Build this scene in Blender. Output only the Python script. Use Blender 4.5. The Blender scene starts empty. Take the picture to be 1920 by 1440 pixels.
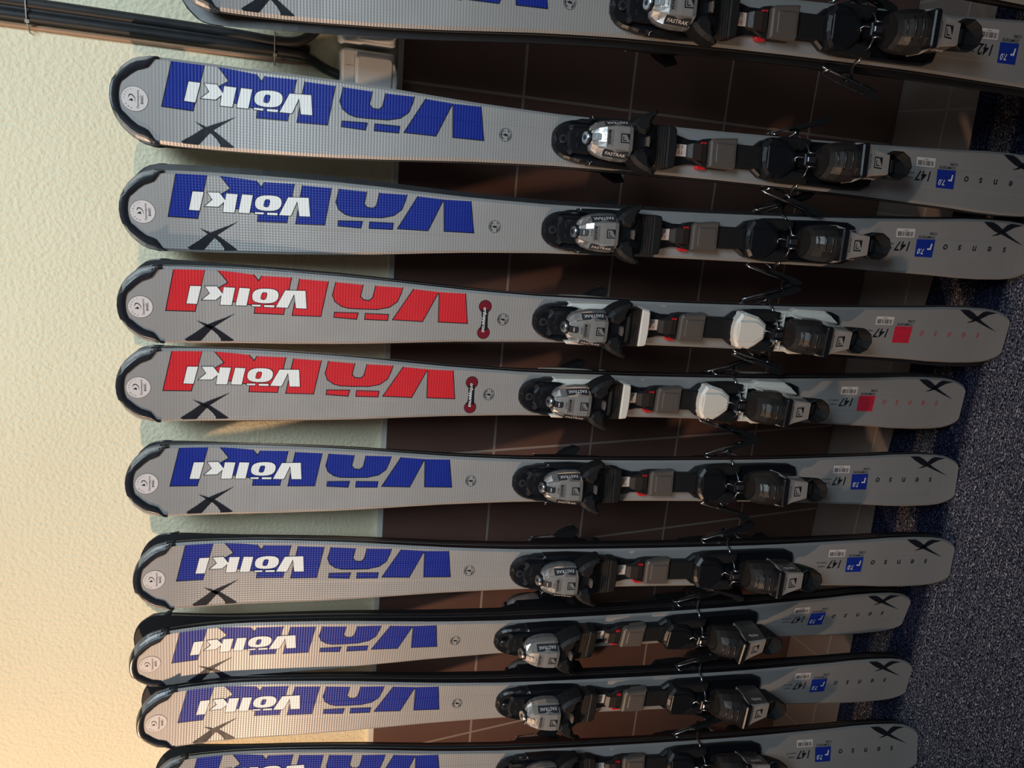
import bpy, bmesh, math, random
from mathutils import Vector, Matrix
from mathutils.geometry import tessellate_polygon
random.seed(7)
S = bpy.context.scene
COL = S.collection

# ------------------------------------------------------------------ camera, world, lights, exposure
F_PX = 1461.6
CAM = Vector((-0.1164, -1.2313, 1.3941))
RR = Vector((0.084619, -0.403112, -0.911230))      # image right
DD = Vector((-0.960838, -0.275195, 0.032516))      # image down
FF = Vector((-0.263873, 0.872793, -0.410612))      # viewing direction
cd = bpy.data.cameras.new('camera')
cam = bpy.data.objects.new('camera', cd); COL.objects.link(cam)
m = Matrix((RR, -DD, -FF)).transposed().to_4x4(); m.translation = CAM
cam.matrix_world = m
cd.sensor_fit = 'HORIZONTAL'; cd.sensor_width = 36.0; cd.lens = F_PX * 36.0 / 1920.0
cd.clip_start = 0.02
S.camera = cam

w = bpy.data.worlds.new('world'); S.world = w; w.use_nodes = True
bg = w.node_tree.nodes['Background']; bg.inputs[0].default_value = (1.0, 0.93, 0.86, 1); bg.inputs[1].default_value = 0.075

def area(name, loc, target, size, power, color, sy=None, spread=None):
    l = bpy.data.lights.new(name, 'AREA'); l.energy = power; l.color = color; l.size = size
    if sy: l.shape = 'RECTANGLE'; l.size_y = sy
    if spread: l.spread = spread
    o = bpy.data.objects.new(name, l); COL.objects.link(o)
    o.location = loc
    o.rotation_euler = (Vector(target) - Vector(loc)).to_track_quat('-Z', 'Y').to_euler()
    return o
lamp = bpy.data.lights.new('warm_room_lamp', 'SPOT'); lamp.energy = 82; lamp.spot_size = math.radians(128); lamp.spot_blend = 0.75; lamp.color = (1.0, 0.66, 0.42)
lamp.shadow_soft_size = 0.03
lo = bpy.data.objects.new('warm_room_lamp', lamp); COL.objects.link(lo)
lo.location = (-1.9, -0.98, 1.75)
lo.rotation_euler = (Vector((-0.6, 0, 1.62)) - lo.location).to_track_quat('-Z', 'Y').to_euler()
area('daylight_window', (0.65, -1.65, 2.70), (-0.4, 0, 1.35), 1.0, 9.6, (0.72, 0.89, 1.0), 0.8, spread=math.radians(74))
S.view_settings.view_transform = 'Standard'; S.view_settings.look = 'None'
S.view_settings.gamma = 1.0; S.view_settings.use_curve_mapping = False
S.view_settings.exposure = 0.0

# ------------------------------------------------------------------ materials
def mat(name, color, rough=0.5, metal=0.0, spec=0.5, noise=0.0, nscale=60, bump=0.0, bscale=300, coat=0.0):
    m = bpy.data.materials.new(name); m.use_nodes = True
    nt = m.node_tree; N = nt.nodes; L = nt.links; b = N['Principled BSDF']
    b.inputs['Base Color'].default_value = (*color, 1); b.inputs['Roughness'].default_value = rough
    b.inputs['Metallic'].default_value = metal; b.inputs['Specular IOR Level'].default_value = spec
    b.inputs['Coat Weight'].default_value = coat
    tc = N.new('ShaderNodeTexCoord')
    nz = N.new('ShaderNodeTexNoise'); nz.inputs['Scale'].default_value = nscale; nz.inputs['Detail'].default_value = 4
    L.new(tc.outputs['Object'], nz.inputs['Vector'])
    mr = N.new('ShaderNodeMapRange'); mr.inputs['To Min'].default_value = max(0.02, rough - 0.06); mr.inputs['To Max'].default_value = rough + 0.08
    L.new(nz.outputs['Fac'], mr.inputs['Value']); L.new(mr.outputs[0], b.inputs['Roughness'])
    if noise:
        mx = N.new('ShaderNodeMix'); mx.data_type = 'RGBA'
        mx.inputs[6].default_value = (*[c * (1 - noise) for c in color], 1)
        mx.inputs[7].default_value = (*[min(1, c * (1 + noise)) for c in color], 1)
        L.new(nz.outputs['Fac'], mx.inputs[0]); L.new(mx.outputs[2], b.inputs['Base Color'])
    if bump:
        n2 = N.new('ShaderNodeTexNoise'); n2.inputs['Scale'].default_value = bscale; n2.inputs['Detail'].default_value = 3
        L.new(tc.outputs['Object'], n2.inputs['Vector'])
        bp = N.new('ShaderNodeBump'); bp.inputs['Strength'].default_value = bump; bp.inputs['Distance'].default_value = 0.001
        L.new(n2.outputs['Fac'], bp.inputs['Height']); L.new(bp.outputs[0], b.inputs['Normal'])
    return m

def math_node(nt, op, a, b=None, c=None):
    n = nt.nodes.new('ShaderNodeMath'); n.operation = op
    for i, v in enumerate((a, b, c)):
        if v is None: continue
        if isinstance(v, (int, float)): n.inputs[i].default_value = v
        else: nt.links.new(v, n.inputs[i])
    return n.outputs[0]

def dimple(m, strength=0.24, fade=True):
    """lozenge grain pressed in the top sheet: two crossed sine waves in object space"""
    nt = m.node_tree; b = nt.nodes['Principled BSDF']
    tc = nt.nodes.new('ShaderNodeTexCoord'); sp = nt.nodes.new('ShaderNodeSeparateXYZ')
    nt.links.new(tc.outputs['Object'], sp.inputs[0])
    kx, ky = 2 * math.pi / 0.0072, 2 * math.pi / 0.0080
    X = math_node(nt, 'MULTIPLY', sp.outputs[0], kx); Y = math_node(nt, 'MULTIPLY', sp.outputs[1], ky)
    s = math_node(nt, 'MULTIPLY', math_node(nt, 'SINE', math_node(nt, 'ADD', X, Y)), math_node(nt, 'SINE', math_node(nt, 'SUBTRACT', X, Y)))
    # the grain dies out towards tip and below the binding
    f1 = nt.nodes.new('ShaderNodeMapRange'); f1.inputs['From Min'].default_value = 0.55; f1.inputs['From Max'].default_value = 0.92
    nt.links.new(sp.outputs[1], f1.inputs['Value'])
    f2 = nt.nodes.new('ShaderNodeMapRange'); f2.inputs['From Min'].default_value = 1.44; f2.inputs['From Max'].default_value = 1.36
    nt.links.new(sp.outputs[1], f2.inputs['Value'])
    h = math_node(nt, 'MULTIPLY', s, math_node(nt, 'MULTIPLY', f1.outputs[0], f2.outputs[0]))
    # raised middle band of the top sheet
    ax = math_node(nt, 'ABSOLUTE', math_node(nt, 'ADD', sp.outputs[0], 0.001))
    f3 = nt.nodes.new('ShaderNodeMapRange'); f3.interpolation_type = 'SMOOTHSTEP'
    f3.inputs['From Min'].default_value = 0.0165; f3.inputs['From Max'].default_value = 0.0130; f3.inputs['To Max'].default_value = 2.2
    nt.links.new(ax, f3.inputs['Value'])
    f4 = nt.nodes.new('ShaderNodeMapRange'); f4.inputs['From Min'].default_value = 1.30; f4.inputs['From Max'].default_value = 1.10
    nt.links.new(sp.outputs[1], f4.inputs['Value'])
    h = math_node(nt, 'ADD', h, math_node(nt, 'MULTIPLY', f3.outputs[0], f4.outputs[0]))
    bp = nt.nodes.new('ShaderNodeBump'); bp.inputs['Strength'].default_value = strength; bp.inputs['Distance'].default_value = 0.0006
    nt.links.new(h, bp.inputs['Height']); nt.links.new(bp.outputs[0], b.inputs['Normal'])
    return m

M = {}
M['silver'] = dimple(mat('topsheet_silver', (0.37, 0.36, 0.355), 0.42, 0.32, 0.5, 0.08, 14))
M['blue'] = dimple(mat('topsheet_blue', (0.005, 0.020, 0.24), 0.42, 0.0, 0.35, 0.08, 20), 0.35)
M['red'] = dimple(mat('topsheet_red', (0.60, 0.018, 0.028), 0.38, 0.0, 0.5, 0.06, 20), 0.35)
M['white'] = dimple(mat('lettering_white', (0.80, 0.80, 0.78), 0.36, 0.0, 0.5, 0.04, 20), 0.3)
M['ink'] = mat('ink_black', (0.008, 0.010, 0.016), 0.35)
M['redink'] = mat('ink_faded_red', (0.42, 0.09, 0.09), 0.4)
M['flatred'] = mat('label_red', (0.60, 0.02, 0.05), 0.4, noise=0.15, nscale=200)
M['navy'] = mat('label_blue', (0.008, 0.03, 0.30), 0.35)
M['darkred'] = mat('mark_dark_red', (0.16, 0.008, 0.018), 0.35)
M['sidewall'] = mat('sidewall_black', (0.008, 0.008, 0.010), 0.35, bump=0.1)
M['edge'] = mat('steel_edge', (0.5, 0.49, 0.47), 0.3, 1.0)
M['base'] = mat('ski_base_black', (0.015, 0.015, 0.017), 0.4)
M['guard'] = mat('tip_guard_black', (0.016, 0.019, 0.026), 0.28, 0.0, 0.6, bump=0.15, bscale=90)
M['rim'] = mat('tip_guard_grey_rim', (0.20, 0.215, 0.235), 0.30, 0.3, 0.6, 0.25, 120)  # grey bevel on the guard's sides, black round the middle of the tip
M['paper'] = mat('sticker_paper', (0.66, 0.60, 0.58), 0.45)
M['grey_ink'] = mat('sticker_grey', (0.17, 0.12, 0.13), 0.45)
M['black'] = mat('binding_black', (0.007, 0.008, 0.011), 0.34, 0.0, 0.38, bump=0.12, bscale=150)
M['matte'] = mat('binding_matte_black', (0.010, 0.010, 0.011), 0.55, 0.0, 0.3, bump=0.2, bscale=400)
M['umber'] = mat('binding_umber_plastic', (0.030, 0.023, 0.020), 0.42, bump=0.1)
M['taupe'] = mat('binding_taupe_plastic', (0.098, 0.082, 0.073), 0.45, 0.0, bump=0.15, bscale=500)
M['cream'] = mat('binding_cream_plastic', (0.72, 0.69, 0.63), 0.38, bump=0.1)
M['chrome'] = mat('binding_silver_cover', (0.84, 0.83, 0.82), 0.13, 0.85, 0.5, 0.05, 60, bump=0.3, bscale=45)
M['smoke'] = mat('binding_smoked_side', (0.045, 0.047, 0.055), 0.15, 0.3)
M['heelcover'] = mat('heel_cover_taupe', (0.50, 0.44, 0.40), 0.36, 0.15)
M['jaw'] = mat('heel_jaw_dark_plastic', (0.022, 0.020, 0.020), 0.30, 0.0, 0.6, bump=0.1)
M['coverside'] = mat('heel_cover_side', (0.22, 0.20, 0.19), 0.18, 0.7, bump=0.3, bscale=80)
M['steel'] = mat('steel', (0.55, 0.58, 0.63), 0.22, 1.0)
M['darksteel'] = mat('brake_dark_steel', (0.16, 0.17, 0.20), 0.28, 0.9)
M['tabred'] = mat('tab_red', (0.62, 0.015, 0.02), 0.4)
M['sock'] = mat('socket_plastic', (0.86, 0.87, 0.87), 0.32)
M['sockline'] = mat('socket_gap', (0.10, 0.10, 0.10), 0.5)
M['cable'] = mat('cable_black', (0.014, 0.015, 0.017), 0.5, bump=0.3, bscale=60, noise=0.5, nscale=40)
M['tan'] = mat('cable_channel_tan', (0.36, 0.21, 0.13), 0.45, noise=0.2, nscale=50)
M['tie'] = mat('cable_tie_clear', (0.35, 0.32, 0.28), 0.3)

def plaster():
    m = bpy.data.materials.new('rough_yellow_plaster'); m.use_nodes = True
    nt = m.node_tree; N = nt.nodes; L = nt.links; b = N['Principled BSDF']
    b.inputs['Roughness'].default_value = 0.8; b.inputs['Specular IOR Level'].default_value = 0.25
    tc = N.new('ShaderNodeTexCoord')
    n1 = N.new('ShaderNodeTexNoise'); n1.inputs['Scale'].default_value = 6; n1.inputs['Detail'].default_value = 5
    L.new(tc.outputs['Object'], n1.inputs['Vector'])
    mx = N.new('ShaderNodeMix'); mx.data_type = 'RGBA'
    mx.inputs[6].default_value = (0.76, 0.69, 0.49, 1); mx.inputs[7].default_value = (0.83, 0.77, 0.57, 1)
    L.new(n1.outputs['Fac'], mx.inputs[0]); L.new(mx.outputs[2], b.inputs['Base Color'])
    n2 = N.new('ShaderNodeTexNoise'); n2.inputs['Scale'].default_value = 190; n2.inputs['Detail'].default_value = 3; n2.inputs['Roughness'].default_value = 0.45
    n3 = N.new('ShaderNodeTexVoronoi'); n3.feature = 'SMOOTH_F1'; n3.inputs['Scale'].default_value = 150
    L.new(tc.outputs['Object'], n2.inputs['Vector']); L.new(tc.outputs['Object'], n3.inputs['Vector'])
    s = math_node(nt, 'MULTIPLY_ADD', n3.outputs['Distance'], -0.5, n2.outputs['Fac'])
    bp = N.new('ShaderNodeBump'); bp.inputs['Strength'].default_value = 0.45; bp.inputs['Distance'].default_value = 0.004
    L.new(s, bp.inputs['Height']); L.new(bp.outputs[0], b.inputs['Normal'])
    return m

def tiles(name, col_a, col_b, grout, pitch, ox, oy, ax, ay, rough=0.4, gw=0.0022, lo=None):
    """square tiles: ax, ay are the object-space axes the grid runs on"""
    m = bpy.data.materials.new(name); m.use_nodes = True
    nt = m.node_tree; N = nt.nodes; L = nt.links; b = N['Principled BSDF']
    tc = N.new('ShaderNodeTexCoord'); sp = N.new('ShaderNodeSeparateXYZ'); L.new(tc.outputs['Object'], sp.inputs[0])
    def dist(ax, o):
        f = math_node(nt, 'DIVIDE', math_node(nt, 'SUBTRACT', sp.outputs[ax], o), pitch)
        fr = math_node(nt, 'SUBTRACT', f, math_node(nt, 'FLOOR', f))
        d = math_node(nt, 'MINIMUM', fr, math_node(nt, 'SUBTRACT', 1.0, fr))
        return math_node(nt, 'MULTIPLY', d, pitch), math_node(nt, 'FLOOR', f)
    dx, ix = dist(ax, ox); dy, iy = dist(ay, oy)
    if lo is not None:      # no joint in the sliver below the lowest row
        dy = math_node(nt, 'ADD', dy, math_node(nt, 'LESS_THAN', sp.outputs[ay], lo))
    d = math_node(nt, 'MINIMUM', dx, dy)
    nz = N.new('ShaderNodeTexNoise'); nz.inputs['Scale'].default_value = 9; nz.inputs['Detail'].default_value = 6
    L.new(tc.outputs['Object'], nz.inputs['Vector'])
    wn = N.new('ShaderNodeTexWhiteNoise'); wn.noise_dimensions = '2D'
    cx = N.new('ShaderNodeCombineXYZ'); L.new(ix, cx.inputs[0]); L.new(iy, cx.inputs[1]); L.new(cx.outputs[0], wn.inputs['Vector'])
    fac = math_node(nt, 'MULTIPLY_ADD', wn.outputs['Value'], 0.4, math_node(nt, 'MULTIPLY', nz.outputs['Fac'], 0.8))
    mx = N.new('ShaderNodeMix'); mx.data_type = 'RGBA'
    mx.inputs[6].default_value = (*col_a, 1); mx.inputs[7].default_value = (*col_b, 1); L.new(fac, mx.inputs[0])
    g = N.new('ShaderNodeMapRange'); g.interpolation_type = 'SMOOTHSTEP'
    g.inputs['From Min'].default_value = gw * 0.8; g.inputs['From Max'].default_value = gw * 1.3
    L.new(d, g.inputs['Value'])
    mg = N.new('ShaderNodeMix'); mg.data_type = 'RGBA'; mg.inputs[6].default_value = (*grout, 1)
    L.new(mx.outputs[2], mg.inputs[7]); L.new(g.outputs[0], mg.inputs[0]); L.new(mg.outputs[2], b.inputs['Base Color'])
    r = N.new('ShaderNodeMapRange'); r.inputs['To Min'].default_value = 0.85; r.inputs['To Max'].default_value = rough
    L.new(g.outputs[0], r.inputs['Value']); L.new(r.outputs[0], b.inputs['Roughness'])
    n2 = N.new('ShaderNodeTexNoise'); n2.inputs['Scale'].default_value = 60; L.new(tc.outputs['Object'], n2.inputs['Vector'])
    hh = math_node(nt, 'MULTIPLY_ADD', n2.outputs['Fac'], 0.15, g.outputs[0])
    bp = N.new('ShaderNodeBump'); bp.inputs['Strength'].default_value = 0.5; bp.inputs['Distance'].default_value = 0.0015
    L.new(hh, bp.inputs['Height']); L.new(bp.outputs[0], b.inputs['Normal'])
    return m

def carpet_mat():
    m = bpy.data.materials.new('ribbed_heather_carpet'); m.use_nodes = True
    nt = m.node_tree; N = nt.nodes; L = nt.links; b = N['Principled BSDF']
    b.inputs['Roughness'].default_value = 0.95; b.inputs['Specular IOR Level'].default_value = 0.1
    tc = N.new('ShaderNodeTexCoord'); sp = N.new('ShaderNodeSeparateXYZ'); L.new(tc.outputs['Object'], sp.inputs[0])
    n1 = N.new('ShaderNodeTexNoise'); n1.inputs['Scale'].default_value = 520; n1.inputs['Detail'].default_value = 2
    n2 = N.new('ShaderNodeTexNoise'); n2.inputs['Scale'].default_value = 2.2; n2.inputs['Detail'].default_value = 1
    mp = N.new('ShaderNodeMapping'); mp.inputs['Scale'].default_value = (0.45, 1, 1)
    L.new(tc.outputs['Object'], mp.inputs[0]); L.new(mp.outputs[0], n1.inputs['Vector']); L.new(tc.outputs['Object'], n2.inputs['Vector'])
    cr = N.new('ShaderNodeValToRGB'); e = cr.color_ramp.elements
    e[0].position = 0.40; e[0].color = (0.010, 0.012, 0.024, 1)
    e[1].position = 0.72; e[1].color = (0.72, 0.70, 0.76, 1)
    k = e.new(0.52); k.color = (0.085, 0.090, 0.135, 1)
    k = e.new(0.61); k.color = (0.24, 0.235, 0.28, 1)
    L.new(n1.outputs['Fac'], cr.inputs[0])
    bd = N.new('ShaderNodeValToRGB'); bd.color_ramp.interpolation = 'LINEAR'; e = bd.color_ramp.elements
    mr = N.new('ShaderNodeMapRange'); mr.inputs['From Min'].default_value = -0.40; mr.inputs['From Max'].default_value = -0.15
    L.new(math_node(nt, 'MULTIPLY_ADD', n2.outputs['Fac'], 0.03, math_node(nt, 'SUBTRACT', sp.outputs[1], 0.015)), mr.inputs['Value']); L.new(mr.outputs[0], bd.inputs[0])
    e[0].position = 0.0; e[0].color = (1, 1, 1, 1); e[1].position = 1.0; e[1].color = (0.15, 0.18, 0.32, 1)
    for p_, c_ in ((0.30, (1, 1, 1)), (0.38, (0.17, 0.20, 0.34)), (0.56, (0.15, 0.18, 0.32)), (0.60, (0.85, 0.68, 0.56)), (0.72, (0.85, 0.68, 0.56)), (0.77, (0.15, 0.18, 0.32))):  # navy and brown bands: carpet tone mixed with light streaks and shade painted in
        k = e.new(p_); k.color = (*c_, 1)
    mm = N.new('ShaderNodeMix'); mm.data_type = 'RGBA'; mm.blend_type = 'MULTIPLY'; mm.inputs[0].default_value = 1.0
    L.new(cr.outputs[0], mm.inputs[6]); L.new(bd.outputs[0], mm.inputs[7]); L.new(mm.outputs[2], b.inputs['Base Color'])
    bp = N.new('ShaderNodeBump'); bp.inputs['Strength'].default_value = 1.0; bp.inputs['Distance'].default_value = 0.004
    L.new(n1.outputs['Fac'], bp.inputs['Height']); L.new(bp.outputs[0], b.inputs['Normal'])
    return m
M['plaster'] = plaster()
M['walltile'] = tiles('brown_wall_tile', (0.088, 0.046, 0.037), (0.140, 0.076, 0.062), (0.26, 0.205, 0.18), 0.205, 0.0, 0.0202, 0, 2, 0.42, lo=0.1)
M['floortile'] = tiles('taupe_floor_tile', (0.17, 0.13, 0.115), (0.23, 0.18, 0.155), (0.27, 0.23, 0.20), 0.205, 0.067, -0.112, 0, 1, 0.5)
M['carpet'] = carpet_mat()
M['trim'] = mat('pale_tile_edging', (0.66, 0.66, 0.60), 0.5)

# ------------------------------------------------------------------ mesh helpers
class B:
    """collects faces in a bmesh with material slots"""
    def __init__(s, *mats):
        s.bm = bmesh.new(); s.mats = list(mats)
    def mi(s, name):
        if name not in s.mats: s.mats.append(name)
        return s.mats.index(name)
    def face(s, vs, mname, smooth=False):
        try: f = s.bm.faces.new(vs)
        except ValueError: return None
        f.material_index = s.mi(mname); f.smooth = smooth
        return f
    def v(s, p): return s.bm.verts.new(p)
    def loft(s, rings, mname, caps=(True, True), closed=True, smooth=False, seg=None):
        R = [[s.v(p) for p in r] for r in rings]
        n = len(R[0])
        for a, b_ in zip(R, R[1:]):
            for i in range(n if closed else n - 1):
                j = (i + 1) % n
                s.face((a[i], a[j], b_[j], b_[i]), (seg or {}).get(i, mname), smooth)
        if caps[0]: s.face(R[0][::-1], mname)
        if caps[1]: s.face(R[-1], mname)
    def prism(s, outline, z0, z1, mname, bev=0.0015, topmat=None, taper=0.0):
        """outline: (u, v) points; extruded along z with a bevelled upper rim. z1 may be a function of u"""
        pts = [(u, v) for u, v in outline]; n = len(pts)
        zf = z1 if callable(z1) else (lambda u: z1)
        def inset(k):
            out = []
            ar = sum(pts[i][0] * pts[(i + 1) % n][1] - pts[(i + 1) % n][0] * pts[i][1] for i in range(n))
            sg = 1 if ar > 0 else -1
            for i in range(n):
                p, q, r = Vector(pts[i - 1]), Vector(pts[i]), Vector(pts[(i + 1) % n])
                e1 = (q - p).normalized(); e2 = (r - q).normalized()
                n1 = Vector((-e1.y, e1.x)) * sg; n2 = Vector((-e2.y, e2.x)) * sg
                b_ = n1 + n2
                if b_.length < 1e-6: b_ = n1
                b_ = b_.normalized(); c = max(0.45, b_.dot(n1))
                out.append(tuple(q + b_ * (k / c)))
            return out
        o1 = inset(taper); o2 = inset(taper + bev)
        rings = [[(v, u, z0) for u, v in pts], [(v, u, zf(u) - bev) for u, v in o1], [(v, u, zf(u)) for u, v in o2]]
        R = [[s.v(p) for p in r] for r in rings]
        for a, b_ in zip(R, R[1:]):
            for i in range(n):
                j = (i + 1) % n; s.face((a[i], a[j], b_[j], b_[i]), mname)
        s.face(R[0], mname)
        tris = tessellate_polygon([[Vector((u, v, 0)) for u, v in o2]])
        for t in tris: s.face([R[2][i] for i in t], topmat or mname)
    def box(s, u0, u1, v0, v1, z0, z1, mname, bev=0.001, **k):
        s.prism([(u0, v0), (u1, v0), (u1, v1), (u0, v1)], z0, z1, mname, bev, **k)
    def tube(s, pts, r, mname, n=8):
        P = [Vector(p) for p in pts]; rings = []
        up = Vector((0, 0, 1)); prev = None
        for i, p in enumerate(P):
            t = (P[min(i + 1, len(P) - 1)] - P[max(i - 1, 0)]).normalized()
            a = t.cross(up) if prev is None else prev - t * prev.dot(t)
            if a.length < 1e-4: a = t.cross(Vector((1, 0, 0)))
            a.normalize(); prev = a; c = t.cross(a)
            rr = r[i] if isinstance(r, (list, tuple)) else r
            rings.append([p + (a * math.cos(2 * math.pi * k / n) + c * math.sin(2 * math.pi * k / n)) * rr for k in range(n)])
        s.loft(rings, mname, smooth=True)
    def cyl(s, c, axis, r, h, mname, n=20, bev=0.0008, r2=None):
        c = Vector(c); ax = Vector(axis).normalized()
        a = ax.orthogonal().normalized(); d = ax.cross(a)
        def ring(t, rr): return [c + ax * t + (a * math.cos(2 * math.pi * k / n) + d * math.sin(2 * math.pi * k / n)) * rr for k in range(n)]
        r2 = r if r2 is None else r2
        s.loft([ring(0, r), ring(h - bev, r2), ring(h, r2 - bev)], mname)
    def build(s, name, parent=None, smooth_angle=None):
        bmesh.ops.recalc_face_normals(s.bm, faces=s.bm.faces)
        me = bpy.data.meshes.new(name); s.bm.to_mesh(me); s.bm.free()
        for k in s.mats: me.materials.append(M[k])
        o = bpy.data.objects.new(name, me); COL.objects.link(o)
        if parent: o.parent = parent
        return o

_tc = {}
def glyphs(txt, shear=0.0):
    """the outline font as triangles, unit size, centred on x"""
    key = (txt, shear)
    if key in _tc: return _tc[key]
    cu = bpy.data.curves.new('t', 'FONT'); cu.body = txt; cu.size = 1.0; cu.resolution_u = 3; cu.shear = shear; cu.align_x = 'CENTER'; cu.offset = 0.014
    o = bpy.data.objects.new('t', cu); COL.objects.link(o)
    dg = bpy.context.evaluated_depsgraph_get(); me = o.evaluated_get(dg).to_mesh()
    vs = [(v.co.x, v.co.y) for v in me.vertices]; fs = [tuple(p.vertices) for p in me.polygons]
    o.evaluated_get(dg).to_mesh_clear(); bpy.data.objects.remove(o); bpy.data.curves.remove(cu)
    _tc[key] = (vs, fs); return vs, fs

def text_on(b, txt, origin, xd, yd, size, mname, shear=0.0, off=0.0003, xs=1.0):
    vs, fs = glyphs(txt, shear); xd = Vector(xd).normalized(); yd = Vector(yd).normalized(); n = xd.cross(yd); o = Vector(origin)
    V = [b.v(o + xd * (x * size * xs) + yd * ((y - 0.35) * size) + n * off) for x, y in vs]
    for f in fs: b.face([V[i] for i in f], mname)

# ------------------------------------------------------------------ the ski
G={
'L1':[(1.3887,0.0513),(1.35,0.0514),(1.3638,-0.0079),(1.4002,-0.0069)],
'K':[(1.3338,0.0501),(1.3213,0.0336),(1.3337,0.0255),(1.3285,0.0084),(1.2872,-0.0084),(1.2479,-0.0084),(1.2373,0.0445),(1.2771,0.0447),(1.2811,0.038),(1.2876,0.046)],
'L2':[(1.2269,0.0432),(1.1875,0.0418),(1.1968,-0.009),(1.2363,-0.0093)],
'Oo':[(1.1774,0.0413),(1.1815,0.0229),(1.1781,0.0135),(1.169,0.0071),(1.1596,0.0046),(1.1427,0.0043),(1.118,0.0047),(1.101,0.0086),(1.0899,0.0174),(1.0852,0.0294),(1.0829,0.0383)],
'Oi':[(1.1393,0.0394),(1.1424,0.0228),(1.1385,0.0181),(1.13,0.0175),(1.1254,0.0216),(1.1218,0.0389)],
'D1':[(1.1781,-0.0021),(1.1449,-0.0015),(1.1467,-0.011),(1.1788,-0.0095)],
'D2':[(1.1349,-0.0017),(1.1015,-0.0019),(1.1024,-0.0109),(1.1355,-0.0108)],
'V':[(1.0678,0.037),(1.0322,0.0348),(1.0303,0.0345),(0.991,0.0343),(0.985,-0.0105),(1.0286,-0.0101),(1.0301,0.0319),(1.032,0.0318),(1.0518,-0.0104),(1.0957,-0.0096)],
'wl1':[(1.3692,0.0279),(1.3548,0.0278),(1.361,0.0023),(1.3747,0.0028)],
'wk':[(1.351,0.0277),(1.3353,0.0281),(1.3284,0.0186),(1.327,0.0274),(1.3116,0.0271),(1.3166,0.0018),(1.332,0.0018),(1.3301,0.0149),(1.337,0.0086),(1.3556,0.0083),(1.345,0.0179)],
'wl2':[(1.3065,0.0273),(1.292,0.0269),(1.2971,0.0017),(1.3122,0.0019)],
'wo':[(1.2903,0.0171),(1.2877,0.0237),(1.2798,0.0274),(1.2639,0.028),(1.2558,0.0252),(1.2537,0.0187),(1.2563,0.011),(1.2638,0.0065),(1.2816,0.0061),(1.2895,0.0096)],
'woi':[(1.2771,0.0195),(1.2754,0.0218),(1.2706,0.0217),(1.27,0.0198),(1.2713,0.0141),(1.2731,0.0117),(1.2777,0.0119),(1.2784,0.0138)],
'wd1':[(1.2904,0.0044),(1.278,0.0045),(1.2786,0.0011),(1.2907,0.0014)],
'wd2':[(1.2741,0.0045),(1.2599,0.0047),(1.2602,0.0009),(1.2745,0.0009)],
'wV':[(1.246,0.0266),(1.2181,0.0273),(1.2163,0.0012),(1.2314,0.0011),(1.2339,0.0205),(1.2422,0.0011),(1.2588,0.0013)],
'X1':[(1.3123,-0.0096),(1.3281,-0.0207),(1.3411,-0.03),(1.3481,-0.038),(1.3551,-0.0465),(1.3578,-0.0528),(1.3754,-0.0518),(1.3781,-0.0472),(1.3633,-0.037),(1.3513,-0.0275),(1.3393,-0.0218),(1.3254,-0.016)],
'X2':[(1.3626,-0.0204),(1.3512,-0.0247),(1.3394,-0.0294),(1.3275,-0.0379),(1.3188,-0.0445),(1.314,-0.0483),(1.3186,-0.052),(1.332,-0.0527),(1.3311,-0.0475),(1.3353,-0.0408),(1.342,-0.0341),(1.3513,-0.0285)],
'tailX1':[(0.1122,0.0514),(0.0928,0.0528),(0.0822,0.0423),(0.0579,0.0271),(0.0232,0.0096),(0.0504,0.0193),(0.0698,0.0267),(0.0856,0.0311),(0.1015,0.0395)],
'tailX2':[(0.0915,0.0234),(0.0799,0.0283),(0.0725,0.0346),(0.0633,0.043),(0.0529,0.0515),(0.0316,0.0494),(0.0477,0.0396),(0.064,0.0309),(0.0789,0.0253)],
}

G['K'] = [(1.3338,0.0501),(1.3213,0.0336),(1.3337,0.0255),(1.3285,0.0086),(1.3180,0.0080),(1.2860,0.0022),(1.2872,-0.0084),(1.2479,-0.0084),(1.2373,0.0445),(1.2771,0.0447),(1.2811,0.038),(1.2876,0.046)]
def chaikin(p, n=2):
    for _ in range(n):
        q = []
        for i in range(len(p)):
            a, b_ = p[i], p[(i + 1) % len(p)]
            q += [(a[0] * .75 + b_[0] * .25, a[1] * .75 + b_[1] * .25), (a[0] * .25 + b_[0] * .75, a[1] * .25 + b_[1] * .75)]
        p = q
    return p
G['wo'] = chaikin(G['wo']); G['woi'] = chaikin(G['woi'], 1)
HW = [(0.0, .0315), (.003, .036), (.008, .0395), (.018, .0440), (.032, .0478), (.055, .0502), (.10, .0512), (.15, .0500), (.20, .0470), (.28, .0440),
      (.36, .0410), (.43, .0390), (.52, .0375), (.62, .0362), (.70, .0357), (.80, .0357), (.88, .0363), (.95, .0385), (1.00, .0405), (1.06, .0440),
      (1.12, .0477), (1.18, .0505), (1.24, .0523), (1.28, .0531), (1.31, .0535), (1.33, .0537), (1.35, .0538), (1.37, .0538), (1.385, .0537), (1.40, .0533),
      (1.41, .0528), (1.42, .0515), (1.43, .0485), (1.436, .0435), (1.4425, .0375), (1.448, .0305), (1.452, .0235), (1.4555, .0150), (1.4575, .0070), (1.458, .0015)]
TIP_RISE = 0.024
BASE_Z = -0.016
def rise(u): return TIP_RISE * (max(0.0, u - 1.27) / 0.195) ** 2 + 0.004 * (max(0.0, 0.06 - u) / 0.06) ** 2
def thick(u):
    if u < 0.45: t = 0.0125 + 0.0055 * (u / 0.45)
    elif u < 0.9: t = 0.018
    else: t = 0.018 - 0.0075 * min(1, (u - 0.9) / 0.45)
    return t
US = [a for a, _ in HW]
TZ = [rise(u) + BASE_Z + thick(u) for u in US]
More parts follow.
